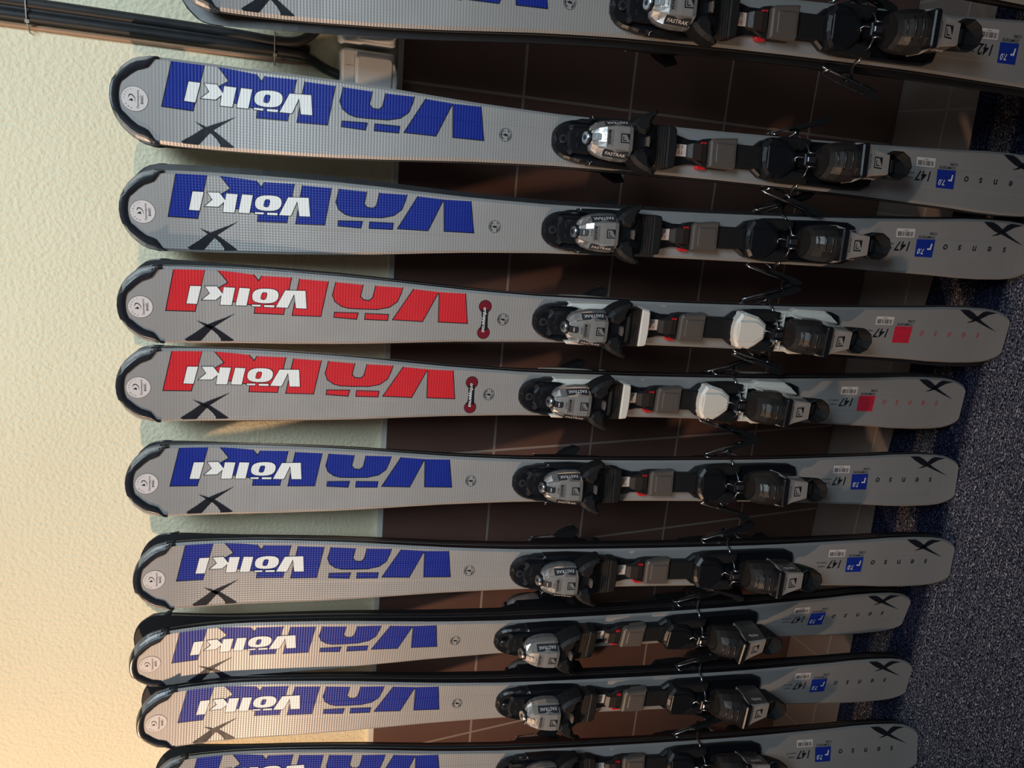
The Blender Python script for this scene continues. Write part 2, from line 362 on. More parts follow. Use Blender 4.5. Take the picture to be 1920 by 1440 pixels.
def lerp(tab, u, xs=US):
    if u <= xs[0]: return tab[0]
    for i in range(1, len(xs)):
        if u <= xs[i]: return tab[i - 1] + (tab[i] - tab[i - 1]) * (u - xs[i - 1]) / (xs[i] - xs[i - 1])
    return tab[-1]
HWV = [h for _, h in HW]
def hw(u): return lerp(HWV, u)
def tz(u): return lerp(TZ, u)
BEV = 0.0045

def decal(b, polys, mname, layer=1, holes=None):
    """flat print on the top sheet: polygons cut at the ski's stations and laid on the surface"""
    t = bmesh.new()
    for poly in polys:
        loops = [[Vector((u, v, 0)) for u, v in poly]] + [[Vector((u, v, 0)) for u, v in h] for h in (holes or [])]
        flat = [p for l in loops for p in l]; V = [t.verts.new(p) for p in flat]
        for tri in tessellate_polygon(loops):
            try: t.faces.new([V[i] for i in tri])
            except ValueError: pass
    lay(b, t, mname, layer)
def lay(b, t, mname, layer):
    us = [v.co.x for v in t.verts]; lo, hi = min(us), max(us)
    for u in US:
        if lo < u < hi:
            bmesh.ops.bisect_plane(t, geom=t.verts[:] + t.edges[:] + t.faces[:], plane_co=(u, 0, 0), plane_no=(1, 0, 0))
    mp = {}
    for v in t.verts:
        u, x = v.co.x, v.co.y; lim = hw(u) - BEV + 0.0002
        x = max(-lim, min(lim, x)); mp[v] = b.v((x, u, tz(u) + 0.00018 * layer))
    for f in t.faces:
        vs = [mp[v] for v in f.verts]
        a = sum(vs[i].co.x * vs[(i + 1) % len(vs)].co.y - vs[(i + 1) % len(vs)].co.x * vs[i].co.y for i in range(len(vs)))
        b.face(vs if a > 0 else vs[::-1], mname)
    t.free()
def stroke(b, poly, mname, width=0.0009, layer=2, closed=True, edge_free=True):
    n = len(poly); t = bmesh.new()
    for i in range(n if closed else n - 1):
        p, q = Vector(poly[i]), Vector(poly[(i + 1) % n])
        if edge_free and all(c[1] > hw(c[0]) - 0.010 for c in (p, q)): continue
        d = (q - p)
        if d.length < 1e-6: continue
        d.normalize(); k = Vector((-d.y, d.x)) * (width / 2); e = d * (width / 2)
        t.faces.new([t.verts.new((*c, 0)) for c in (p - e - k, q + e - k, q + e + k, p - e + k)])
    if len(t.faces): lay(b, t, mname, layer)
    else: t.free()
def dtext(b, txt, u, v, size, mname, rd='u', layer=2, shear=0.0, xs=1.0, rot=None):
    """rd: 'u' reads towards the tip with letter tops to -v; 'v' reads to +v, tops to the tip; '-v' reads to -v, tops to the tail"""
    vs, fs = glyphs(txt, shear); t = bmesh.new(); V = []
    for x, y in vs:
        x *= size * xs; y = (y - 0.35) * size
        if rot is not None:
            c, s_ = math.cos(rot), math.sin(rot); x, y = x * c - y * s_, x * s_ + y * c
        if rd == 'u': p = (u + x, v - y)
        elif rd == 'v': p = (u + y, v + x)
        else: p = (u - y, v - x)
        V.append(t.verts.new((*p, 0)))
    for f in fs:
        try: t.faces.new([V[i] for i in f])
        except ValueError: pass
    lay(b, t, mname, layer)
def circ(u, v, r, n=28, a0=0, a1=2 * math.pi):
    return [(u + r * math.cos(a0 + (a1 - a0) * k / n), v + r * math.sin(a0 + (a1 - a0) * k / n)) for k in range(n)]
def round_logo(b, u, v, r, mname, big=True):
    stroke(b, circ(u, v, r, 30), mname, 0.0005, 2, True, False)
    for word, a0, a1 in (('MADE IN', 2.55, 0.6), ('GERMANY', -0.6, -2.55)):
        for i, ch in enumerate(word):
            if ch == ' ': continue
            a = a0 + (a1 - a0) * i / (len(word) - 1)
            # angle measured from the tip-ward axis, clockwise letters round the rim
            dtext(b, ch, u + math.sin(a) * 0 + math.cos(a + math.pi / 2) * r * 0.74, v + math.sin(a + math.pi / 2) * r * 0.74, 0.0036, mname, 'v', 2, rot=a)
    decal(b, [[(u + .0042, v), (u + .001, v + .0016), (u - .002, v + .0008), (u - .0045, v + .0022), (u - .002, v - .0001), (u - .0045, v - .0022), (u + .001, v - .0014)]], mname, 2)

def ski_body(red, size_txt, td=0.0):
    b = B('silver', 'sidewall', 'base', 'edge')
    bm = b.bm
    rings = []
    for (u, h) in HW:
        zt = tz(u); zb = rise(u) + BASE_Z; bv = min(BEV, h * 0.6); s = min(0.0006, h * .1)
        prof = [(-h, zb), (-h, zb + 0.002), (-h + s, zb + 0.0022), (-h + s, zt - 0.0030), (-h + s + 0.0008, zt - 0.0024), (-h + bv, zt)]
        prof = prof + [(-x, z) for x, z in prof[::-1]]
        rings.append([b.v((x, u, z)) for x, z in prof])
    names = ['edge', 'edge', 'sidewall', 'silver', 'silver', 'silver', 'silver', 'silver', 'sidewall', 'edge', 'edge', 'base']
    for a, c in zip(rings, rings[1:]):
        n = len(a)
        for i in range(n):
            j = (i + 1) % n
            b.face((a[i], a[j], c[j], c[i]), names[i])
    b.face(rings[0], 'sidewall'); b.face(rings[-1], 'sidewall')
    big = 'red' if red else 'blue'
    def grp(poly, layer=1, holes=None):
        decal(b, [poly], big, layer, holes); stroke(b, poly, 'ink', 0.0011, layer + 1)
        for h in holes or []: stroke(b, h, 'ink', 0.0011, layer + 1)
    for k in ('L1', 'L2', 'D1', 'D2', 'K', 'V'): grp(G[k])
    grp(G['Oo'] + G['Oi'][::-1])
    # white name over it
    def wh(poly, holes=None):
        decal(b, [poly], 'white', 3, holes); stroke(b, poly, 'ink', 0.0007, 4)
        for h in holes or []: stroke(b, h, 'ink', 0.0007, 4)
    for k in ('wl1', 'wk', 'wl2', 'wd1', 'wd2', 'wV'): wh(G[k])
    wh(G['wo'], [G['woi']])
    decal(b, [G['woi']], big, 3)
    for k in ('X1', 'X2', 'tailX1', 'tailX2'): decal(b, [G[k]], 'ink', 3)
    if red:
        decal(b, [circ(0.9600, 0.0165, 0.0098, 24)], 'ink', 1); decal(b, [circ(0.9595, -0.0235, 0.0098, 24)], 'ink', 1)
        decal(b, [circ(0.9600, 0.0165, 0.0090, 24)], 'darkred', 2); decal(b, [circ(0.9595, -0.0235, 0.0090, 24)], 'darkred', 2)
        decal(b, [[(0.9655, 0.012), (0.9645, 0.002), (0.9640, -0.009), (0.9655, -0.019), (0.9535, -0.019), (0.9545, -0.009), (0.9550, 0.002), (0.9545, 0.012)]], 'ink', 3)
        dtext(b, 'orthopparous', 0.9596, -0.0035, 0.0078, 'white', '-v', 4, 0.2, 0.88)
        round_logo(b, 0.9315, -0.002, 0.0088, 'ink')
    else:
        round_logo(b, 0.9545, 0.000, 0.0088, 'ink')
    # tail print
    sq = [(0.2376 + td, 0.0125), (0.2016 + td, 0.0130), (0.2022 + td, -0.0167), (0.2368 + td, -0.0164)]
    decal(b, [sq], 'flatred' if red else 'navy', 1)
    if not red:
        dtext(b, 'r', 0.2090 + td, -0.002, 0.0215, 'white', 'u', 2, 0.15)
        dtext(b, '7.0', 0.2262 + td, -0.0075, 0.0125, 'white', 'u', 2, 0.15, 0.85)
    dtext(b, size_txt, 0.2612 + td, -0.0005, 0.0220, 'ink', 'u', 2, 0.2, 0.92)
    dtext(b, 'COMPOSITE', 0.2190 + td, 0.0162, 0.0058, 'ink', 'u', 2)
    dtext(b, 'CORE', 0.2070 + td, 0.0222, 0.0058, 'ink', 'u', 2)
    dtext(b, '102-68-95', 0.2900 + td, -0.0045, 0.0038, 'ink', 'u', 2)
    dtext(b, 'RADIUS 12,9', 0.2915 + td, 0.0030, 0.0038, 'ink', 'u', 2)
    for ch, u in zip('osnes', (0.1790, 0.1505, 0.1205, 0.0895, 0.0590)):
        dtext(b, ch, u, -0.0005 if ch != 'n' else -0.0005, 0.0172, 'redink' if red else 'ink', 'u', 2, 0.1)
    return b

def tip_guard():
    b = B('guard')
    half = [(1.4030, .0532, .0510), (1.4075, .0538, .0490), (1.4110, .0537, .0430), (1.4150, .0534, .0370), (1.4200, .0520, .0345), (1.4270, .0503, .0318), (1.4340, .0470, .0262),
            (1.4405, .0415, .0195)]
    out = [(u, ho) for u, ho, hi in half] + [(1.4470, .0350), (1.4520, .0272), (1.4558, .0190), (1.4583, .0100), (1.4592, .0)]
    inn = [(u, hi) for u, ho, hi in half] + [(1.4440, .0165), (1.4455, .0125), (1.4462, .0085), (1.4466, .0045), (1.4468, .0)]
    O = out[:-1] + [(u, -h) for u, h in out[::-1]]; I = inn[:-1] + [(u, -h) for u, h in inn[::-1]]
    rings = []; side = []
    for (uo, vo), (ui, vi) in zip(O, I):
        zo = tz(min(uo, 1.456)); zi = tz(ui); zb = rise(uo) + BASE_Z - 0.0004
        du, dv = (ui - uo), (vi - vo); mid = abs(vo) < 0.021
        k1 = 0.16 if mid else 0.40
        P = lambda k, z: (vo + dv * k, uo + du * k, z)
        rings.append([P(0, zb), P(-.01, zb + .0035), P(k1, zo + .0030), P(k1 + .12, zo + .0038), P(0.88, zi + .0024), P(1.0, zi - .0006), P(0.5, zb + 0.006)])
        side.append(0.021 < abs(vo) and uo > 1.414)
    R_ = [[b.v(p) for p in r] for r in rings]
    for q, (a, c) in enumerate(zip(R_, R_[1:])):
        for i in range(7):
            j = (i + 1) % 7
            b.face((a[i], a[j], c[j], c[i]), 'rim' if i == 1 and side[q] and side[q + 1] else 'guard', i != 1)
    b.face(R_[0][::-1], 'guard'); b.face(R_[-1], 'guard')
    return b

def sticker():
    b = B('paper')
    decal(b, [circ(1.4302, -0.0018, 0.0148, 36)], 'paper', 2)
    stroke(b, circ(1.4302, -0.0018, 0.0149, 36), 'grey_ink', 0.0005, 2, True, False)
    for i, ch in enumerate('www.sport'):
        a = 1.25 - 2.5 * i / 8
        dtext(b, ch, 1.4302 + math.cos(a) * .0122, -0.0018 - math.sin(a) * .0122, 0.0027, 'grey_ink', 'v', 3, rot=a)
    decal(b, [[(1.4375, -.0005), (1.4360, .0035), (1.4330, .0035), (1.4300, .0005), (1.4290, -.006), (1.4307, .0), (1.4335, .0024), (1.4355, .0022), (1.4365, .0)]], 'ink', 3)
    decal(b, [[(1.4370, -.004), (1.4330, -.0015), (1.4318, -.005)]], 'ink', 3)
    dtext(b, 'Dammesports', 1.4268, -0.0018, 0.0038, 'grey_ink', 'v', 3)
    dtext(b, 'BASIC', 1.4222, -0.0018, 0.0042, 'ink', 'v', 3)
    return b
def barcode(td=0.0):
    b = B('paper')
    decal(b, [[(0.2794 + td, 0.0286), (0.2437 + td, 0.0290), (0.2439 + td, 0.0145), (0.2790 + td, 0.0142)]], 'paper', 2)
    rnd = random.Random(3); u = 0.2465 + td
    while u < 0.2755 + td:
        wd = rnd.choice((.0005, .0008, .0012))
        decal(b, [[(u, .0238), (u + wd, .0238), (u + wd, .0162), (u, .0162)]], 'ink', 3); u += wd + rnd.choice((.0005, .0008, .0013))
    dtext(b, '12443 A', 0.2615 + td, 0.0258, 0.0028, 'grey_ink', 'u', 3)
    return b

def rrect(u0, u1, v0, v1, r, n=4):
    out = []
    for cu, cv, a in ((u1 - r, v1 - r, 0), (u0 + r, v1 - r, 1), (u0 + r, v0 + r, 2), (u1 - r, v0 + r, 3)):
        for k in range(n + 1):
            t = math.pi / 2 * (a + k / n); out.append((cu + r * math.cos(t), cv + r * math.sin(t)))
    return out
def sym(half): return half + [(u, -v) for u, v in half[::-1]]
def logo_sq(b, o, xd, yd, s, mname='ink'):
    xd = Vector(xd).normalized(); yd = Vector(yd).normalized(); n = xd.cross(yd); o = Vector(o)
    def poly(pts): b.face([b.v(o + xd * x * s + yd * y * s + n * 0.0003) for x, y in pts], mname)
    t = .10
    poly([(-.5, -.5), (.5, -.5), (.5, -.5 + t), (-.5, -.5 + t)]); poly([(-.5, .5 - t), (.1, .5 - t), (.1, .5), (-.5, .5)])
    poly([(-.5, -.5 + t), (-.5 + t, -.5 + t), (-.5 + t, .5 - t), (-.5, .5 - t)])
    poly([(.5, -.28), (.5, .5), (.08, .5)]) ; poly([(-.25, -.28), (.15, -.28), (.15, -.20), (-.25, -.20)]); poly([(-.25, -.20), (-.17, -.20), (-.17, .2), (-.25, .2)])

def make_binding_parts(root, white):
    """white: the cream-and-black version"""
    shell = 'cream' if white else 'black'
    # ---- toe piece
    b = B('black')
    front = [(0.8955, 0.0), (0.8950, 0.008), (0.8915, 0.0150), (0.8860, 0.0205), (0.8790, 0.0245), (0.8700, 0.0270), (0.8640, 0.0275), (0.8560, 0.0300), (0.8300, 0.0305), (0.795, 0.0290), (0.750, 0.0290), (0.742, 0.0255)]
    zf = lambda u: 0.0085 + 0.0085 * min(1, max(0, (0.8955 - u) / 0.035))
    b.prism(sym(front), -0.001, zf, 'black', 0.003)
    b.prism([(0.8700, 0.018), (0.8760, 0.008), (0.8760, -0.008), (0.8700, -0.018), (0.795, -0.022), (0.795, 0.022)], 0.012, 0.0205, 'black', 0.003)
    for v0 in (-0.0165, 0.0165):
        b.cyl((v0, 0.8705, 0.014), (0, 0, 1), 0.0045, 0.0045, 'matte', 16); b.cyl((v0, 0.8705, 0.0186), (0, 0, 1), 0.0030, 0.0004, 'smoke', 12, 0.0001)
    b.cyl((0, 0.8815, 0.0155), (0, 0, 1), 0.0062, 0.0012, 'smoke', 20); b.cyl((0, 0.8815, 0.0166), (0, 0, 1), 0.0036, 0.0006, 'black', 16, .0002)
    for k in (-1, 1): b.box(0.862, 0.8632, k * .004 if k > 0 else -.011, .011 if k > 0 else -.004, 0.0195, 0.0212, 'smoke', 0.0003)
    # tower under the cover
    b.loft([[(-.017, .846, .012), (.017, .846, .012), (.014, .846, .040), (-.014, .846, .040)],
            [(-.024, .825, .012), (.024, .825, .012), (.021, .825, .048), (-.021, .825, .048)],
            [(-.026, .790, .010), (.026, .790, .010), (.025, .790, .055), (-.025, .790, .055)],
            [(-.024, .762, .010), (.024, .762, .010), (.021, .762, .050), (-.021, .762, .050)],
            [(-.020, .752, .010), (.020, .752, .010), (.017, .752, .040), (-.017, .752, .040)]], 'black')
    b.prism(sym([(.7990, .0230), (.7900, .0275), (.7600, .0285), (.7530, .0250)]), 0.012, 0.0440, 'black', .004)
    toe = b.build('toe_piece', root); toe.location.y = -0.0090
    if white:
        b = B('cream')
        for s in (1, -1):
            b.prism([(0.8480, s * .0265), (0.8430, s * .0315), (0.8000, s * .0325), (0.7600, s * .0315), (0.7480, s * .030), (0.7480, s * .0235), (0.79, s * .0215), (0.822, s * .0215), (0.8350, s * .0255)], 0.004, 0.0235, 'cream', 0.002)
        b.build('side_shell', toe)
    else:
        b = B('black')
        for s in (1, -1):
            b.prism([(0.8480, s * .0265), (0.8430, s * .0325), (0.8000, s * .0335), (0.7600, s * .0320), (0.7480, s * .030), (0.7480, s * .0235), (0.79, s * .0215), (0.822, s * .0215), (0.8350, s * .0255)], 0.004, 0.0225, 'black', 0.002)
            b.tube([(s * .034, .8435, .0235), (s * .030, .8425, .0240), (s * .0285, .8380, .0240)], 0.0007, 'steel', 6)
        b.build('side_shell', toe)
    # silver cover
    b = B('chrome')
    secs = [(0.8530, .0110, .048, .036), (0.8500, .0165, .0520, .032), (0.8430, .0220, .0570, .028), (0.8330, .0255, .0615, .026), (0.8180, .0280, .0645, .026), (0.8020, .0285, .0655, .028), (0.7965, .0275, .0650, .030)]
    rings = []
    for u, h, zt, zb in secs:
        rings.append([(-h * .93, u, zb), (-h, u, zb + (zt - zb) * .30), (-h * .93, u, zb + (zt - zb) * .52), (-h * .60, u, zt - .0035), (-h * .54, u, zt - .0008), (-h * .25, u, zt), (h * .25, u, zt), (h * .54, u, zt - .0008), (h * .60, u, zt - .0035), (h * .93, u, zb + (zt - zb) * .52), (h, u, zb + (zt - zb) * .30), (h * .93, u, zb)])
    b.loft(rings, 'chrome')
    # smoked side windows with the printed word
    for s in (1, -1):
        A = [Vector((s * .0255 * .60, .835, .0578)), Vector((s * .0285 * .60, .800, .0618)), Vector((s * .0285 * .90, .800, .0515)), Vector((s * .0255 * .90, .835, .0482))]
        n = (A[1] - A[0]).cross(A[2] - A[0]).normalized()
        if n.z < 0: n = -n
        q = [p + n * 0.0007 for p in A]
        b.face([b.v(p) for p in q], 'smoke')
        c = (q[0] + q[1] + q[2] + q[3]) / 4 
        yd = ((q[0] + q[1]) - (q[2] + q[3])).normalized(); xd = yd.cross(n)
        text_on(b, 'FASTRAK', c, xd, yd, 0.0078, 'paper', 0.0, 0.0004, 0.92)
    zc = 0.0652
    text_on(b, 'MARKER', (0, 0.8300, 0.0636), (-1, 0, 0), (0, -1, .11), 0.0062, 'ink', 0, .0004, .85)
    text_on(b, 'FREE SKI', (0, 0.8365, 0.0630), (-1, 0, 0), (0, -1, .11), 0.0026, 'ink', 0, .0004, 1)
    for y0, y1, x0, x1 in ((.8258, .8263, -.0115, .0115), (.8340, .8345, -.0115, .0115)):
        b.face([b.v(p) for p in ((x0, y0, .0652), (x1, y0, .0652), (x1, y1, .0650), (x0, y1, .0650))], 'ink')
    logo_sq(b, (0.0, 0.8080, 0.0656), (0, -1, .05), (1, 0, 0), 0.0125)
    b.prism([(0.8520, -.0050), (0.8420, -.0050), (0.8400, -.0030), (0.8400, .0030), (0.8420, .0050), (0.8520, .0050)], 0.045, lambda u: 0.0535 + (0.8520 - u) * .56, 'ink', 0.0004)
    b.box(.8455, .8465, -.003, .003, .050, .0585, 'paper', .0002)
    b.build('toe_cover', toe)
    b = B('steel'); b.cyl((0, 0.8510, 0.0405), (0, 1, 0.22), 0.0105, 0.0060, 'black', 28, 0.001); b.cyl((0, 0.8565, 0.0418), (0, 1, 0.22), 0.0088, 0.0022, 'steel', 28, 0.001); b.cyl((0, .8588, .0423), (0, 1, .22), .0035, .0003, 'ink', 8, .0001)
    b.build('adjusting_screw', toe)
    for s in (1, -1):
        b = B('black')
        out = [(0.7975, s * .0190), (0.7955, s * .0250), (0.7890, s * .0320), (0.7800, s * .0375), (0.7705, s * .0415), (0.7610, s * .0440), (0.7565, s * .0430), (0.7570, s * .0400), (0.7620, s * .0335), (0.7655, s * .0265), (0.7660, s * .0170), (0.7750, s * .0080), (0.7900, s * .0110)]
        b.prism(out, 0.030, 0.0600, 'matte', 0.005, taper=0.0015)
        b.build('toe_wing', toe)
    b = B('taupe'); b.prism([(.7735, -.006), (.7700, -.007), (.7690, 0), (.7700, .007), (.7735, .006)], .052, .0615, 'taupe', .001)
    b.build('toe_marker_tab', toe)
    # boot sole plate
    b = B('umber')
    b.prism(sym([(.7535, .012), (.7535, .0275), (.7500, .0292), (.7330, .0292), (.7320, .0285)]), 0.010, 0.034, 'umber', .002)
    for u0 in (.7380, .7420, .7460): b.box(u0, u0 + .0012, -.0285, .0285, .030, .0352, 'matte', .0004)
    b.build('boot_rest', toe)
    b = B('cream' if white else 'matte')
    b.prism(sym([(.7315, .0290), (.7270, .0292), (.7195, .0280), (.7175, .0240), (.7165, .008)]), 0.008, 0.0335, 'cream' if white else 'matte', .002)
    b.build('sole_bar', toe)
    # ---- rail
    b = B('black')
    b.prism(sym([(.745, .024), (.700, .0225), (.680, .0175), (.50, .0165)]), -0.001, 0.0095, 'black', .0015)
    b.prism(sym([(.6750, .0120), (.6600, .0195), (.6480, .0215), (.6150, .0215), (.6060, .0195), (.6040, .015)]), -0.001, 0.0135, 'matte', .002)
    rail = b.build('length_rail', root)
    b = B('paper'); b.box(.6840, .7125, -.0075, .0095, .009, .0105, 'paper', .0002)
    for i in range(5):
        for j in range(2): text_on(b, str(300 + 7 * i + j * 3)[-3:], (0.0052 - j * .0078 , .7095 - i * .0045, .0107), (1, 0, 0), (0, 1, 0), 0.0034, 'flatred' if i == 3 else 'grey_ink')
    b.build('boot_length_label', rail)
    b = B('black')
    b.loft([[(-.010, .6840, .009), (.010, .6840, .009), (.009, .6835, .0150), (-.009, .6835, .0150)], [(-.0125, .6780, .009), (.0125, .6780, .009), (.0105, .6780, .0200), (-.0105, .6780, .0200)],
            [(-.0135, .6640, .009), (.0135, .6640, .009), (.011, .6650, .0205), (-.011, .6650, .0205)], [(-.014, .6540, .009), (.014, .6540, .009), (.012, .6550, .0170), (-.012, .6550, .0170)]], 'umber')
    b.build('lock_lever', rail)
    for s in (-1, 1):
        b = B('tabred'); b.prism([(.6660, s * .0185), (.6520, s * .0195), (.6510, s * .0232), (.6630, s * .0235), (.6660, s * .0222)] if s < 0 else [(.6640, .0115), (.6560, .0120), (.6560, .0145), (.6640, .0140)], .003, .0110 if s < 0 else .0185, 'tabred', .0007)
        b.build('release_tab', rail)
    b = B('taupe')
    b.prism([(.6505, -.0205), (.6505, .0165), (.6470, .0205), (.6110, .0240), (.6070, .0235), (.6080, .0190), (.6075, -.0165), (.6100, -.0215)], .008, .0225, 'taupe', .0025)
    b.prism(rrect(.612, .6420, -.0135, .0140, .003), .020, .0236, 'taupe', .0012)
    b.build('cover_plate', rail)
    b = B('matte'); b.box(.545, .6070, -.0160, .0165, .009, .0165, 'matte', .001)
    b.build('rail_band', rail)
    # ---- heel piece
    b = B('black')
    b.prism(sym([(.5820, .0130), (.5720, .0175), (.5600, .0270), (.5400, .0310), (.4800, .0325), (.4200, .0340), (.3800, .0330), (.3640, .0270), (.3600, .0180)]), -0.001, lambda u: .0125 if u > .40 else .0125 - (.40 - u) * .10, 'black', .003)
    heel = b.build('heel_base', root)
    b = B(shell if white else 'matte')
    sm = shell if white else 'black'
    b.prism([(.5650, -.006), (.5655, .006), (.5640, .0150), (.5560, .0290), (.5480, .0300), (.5260, .0240), (.5100, .0120), (.5075, 0), (.5100, -.0120), (.5240, -.0235), (.5340, -.0290), (.5440, -.0275), (.5480, -.0290), (.5560, -.0270), (.5625, -.0160)], .010, .0300, sm, .004)
    b.prism([(.5590, -.0165), (.5590, .0165), (.5300, .0165), (.5150, .0080), (.5150, -.0080), (.5300, -.0165)], .028, .0318, sm, .001)
    b.build('heel_pad', heel)
    if white:
        b = B('cream')
        for s in (1, -1):
            b.prism([(.4920, s * .0215), (.4900, s * .0335), (.4620, s * .0340), (.4540, s * .0375), (.4020, s * .0365), (.3850, s * .0275), (.3950, s * .0235), (.4600, s * .0240)], .006, .0200, 'cream', .002)
            b.loft([[(s * .0270, .4650, .018), (s * .0300, .4650, .018), (s * .0270, .4600, .048), (s * .0240, .4600, .046)], [(s * .0250, .3900, .018), (s * .0300, .3900, .018), (s * .0210, .3850, .034), (s * .0190, .3850, .032)]], 'cream')
        for u0 in (.4860, .4740): b.box(u0, u0 + .0022, -.032, .032, .012, .0215, 'cream', .0005)
        for v0 in (-.030, -.018, -.006, .006, .018, .030): b.box(.4740, .4880, v0 - .001, v0 + .001, .012, .0213, 'cream', .0004)
        b.build('heel_shell', heel)
    # jaw: round hollow cup facing the toe
    b = B('jaw')
    def jr(u, h, zb, zt):
        n = 14; return [(h * math.cos(math.pi * 2 * k / n + .22) * (1.0 if math.sin(math.pi * 2 * k / n + .22) < .3 else .93), u, (zb + zt) / 2 + (zt - zb) / 2 * math.sin(math.pi * 2 * k / n + .22)) for k in range(n)]
    b.loft([jr(0.4720, .0190, .020, .052), jr(0.4738, .0225, .014, .058), jr(0.4693, .0262, .012, .066), jr(0.4578, .0283, .012, .074), jr(0.4436, .0290, .012, .080), jr(0.4312, .0285, .013, .081), jr(0.4250, .0262, .014, .078)], 'jaw')
    for (u0, z0, hh) in ((.4658, .066, .012), (.4578, .0725, .014), (.4490, .0768, .015)):
        b.tube([(-hh, u0, z0 - .004), (-hh * .6, u0, z0 + .0008), (0, u0, z0 + .0015), (hh * .6, u0, z0 + .0008), (hh, u0, z0 - .004)], .0017, 'jaw', 8)
    b.prism(rrect(.4255, .4370, -.0245, .0245, .003), .060, .0835, 'black', .002)
    b.build('heel_jaw', heel)
    b = B('heelcover')
    secs = [(.4310, .0250, .0800, .030), (.4230, .0228, .0780, .025), (.4100, .0195, .0740, .020), (.3900, .0165, .0690, .016), (.3780, .0150, .0655, .014)]
    b.loft([[(-h * 1.12, u, zb), (-h * 1.15, u, zb + (zt - zb) * .5), (-h, u, zt - .003), (-h * .9, u, zt), (h * .9, u, zt), (h, u, zt - .003), (h * 1.15, u, zb + (zt - zb) * .5), (h * 1.12, u, zb)] for u, h, zt, zb in secs], 'heelcover', seg={0: 'coverside', 1: 'coverside', 5: 'coverside', 6: 'coverside'})
    text_on(b, 'MARKER', (0, .4195, .0765), (-1, 0, 0), (0, -1, -.235), .0068, 'ink', 0, .0004, .85)
    logo_sq(b, (0, .4020, .0722), (0, -1, -.24), (1, 0, 0), .0165)
    for s in (1, -1):
        c = Vector((s * .0207, .4080, .0600)); n = Vector((s * 1, 0, .25)).normalized(); yd = Vector((-s * .25, 0, 1)).normalized(); xd = yd.cross(n)
        text_on(b, 'FASTRAK', c + n * .0010, xd, yd, .0070, 'paper', 0, .0006, .9)
    b.build('heel_cover', heel)
    # step-in lever: dished octagonal cap
    b = B('black')
    def oc(r, z, n=10): return [(r * math.cos(2 * math.pi * k / n + .3), .3640 + r * 1.08 * math.sin(2 * math.pi * k / n + .3), z - (.3640 - (.3640 + r * math.sin(2 * math.pi * k / n + .3))) * -.15) for k in range(n)]
    b.loft([oc(.0130, .020), oc(.0190, .045), oc(.0220, .0600), oc(.0220, .0655), oc(.0200, .0668), oc(.0170, .0600), oc(.0120, .0480)], 'matte')
    b.box(.3610, .3670, -.010, .010, .0460, .0560, 'matte', .001)
    b.build('heel_lever', heel)
    # brake
    b = B('darksteel')
    b.tube([(-.027, .4960, .020), (-.021, .4965, .033), (-.012, .4955, .0375), (.012, .4955, .0375), (.021, .4965, .033), (.027, .4960, .020)], .0015, 'darksteel')
    b.prism([(.5040, -.0085), (.5040, .0085), (.4860, .0120), (.4860, -.0120)], .018, .0420, 'black', .0015)
    b.prism([(.5010, -.0035), (.5010, .0035), (.4880, .0045), (.4880, -.0045)], .040, .0455, 'darksteel', .001)
    for q in (-1, 1):
        b.tube([(q * .0105, .5000, .0400), (q * .0095, .4930, .0440), (q * .0105, .4850, .0420)], .0011, 'steel', 6)
        b.prism([(.5500, q * .0290), (.5250, q * .0230), (.5120, q * .0150), (.4960, q * .0150), (.4850, q * .0210), (.4850, q * .0320), (.5050, q * .0340), (.5300, q * .0330)], .008, .0260, 'matte', .003)
    b.tube([(-.004, .5140, .0335), (.001, .5165, .0345), (.004, .5120, .0345), (.002, .5040, .0415)], .0012, 'steel', 6)
    b.cyl((-.0265, .4960, .0150), (0, 0, 1), .0040, .0075, 'darksteel', 12)
    br = b.build('brake', heel)
    for s in (1, -1):
        b = B('steel')
        b.tube([(s * .0300, .4960, .0180), (s * .0370, .4955, .0120), (s * .0405, .4940, .0000), (s * .0470, .4880, -.0110), (s * .0560, .4820, -.0165)], .0021, 'steel')
        b.tube([(s * .0400, .5270, -.0290), (s * .0405, .5330, -.0260), (s * .0425, .5350, -.0200), (s * .0450, .5300, -.0150), (s * .0530, .5050, -.0140), (s * .0680, .4500, -.0150)], .0019, 'steel')
        for k in (0,):
            P = [(.4950, .0530), (.4900, .0575), (.4600, .0665), (.4500, .0735), (.4400, .0765), (.4330, .0740), (.4340, .0690), (.4450, .0640), (.4600, .0600), (.4900, .0515)]
            b.prism([(u, s * v) for u, v in P], -.0250, -.0165, 'matte', .0015)
            b.cyl((s * .0630, .4650, -.0165), (0, 0, 1), .0035, .0022, 'steel', 12)
        b.build('brake_arm', br)

def make_ski(red, size_txt, td=0.0):
    root = bpy.data.objects.new('ski', None); COL.objects.link(root); root.empty_display_size = 0.1
    ski_body(red, size_txt, td).build('ski_body', root)
    tip_guard().build('tip_guard', root)
    o = sticker().build('round_sticker', root); o['label'] = 'round white rental sticker'
    o = barcode(td).build('barcode_label', root); o['label'] = 'small white barcode label'
    make_binding_parts(root, red)
    if td:
        for c in kids(root):
            if c.name.split('.')[0] in ('toe_piece', 'length_rail', 'heel_base'): c.location.y += 0.012
    return root
def kids(o): return [c for c in bpy.data.objects if c.parent == o]
def copy_tree(o, parent=None):
    c = o.copy(); COL.objects.link(c); c.parent = parent
    for ch in KIDS.get(o.name, []): copy_tree(bpy.data.objects[ch], c)
    return c
protos = {'blue': make_ski(False, '147'), 'red': make_ski(True, '147'), 'short': make_ski(False, '142', 0.016)}
KIDS = {}
for o in bpy.data.objects:
    if o.parent: KIDS.setdefault(o.parent.name, []).append(o.name)

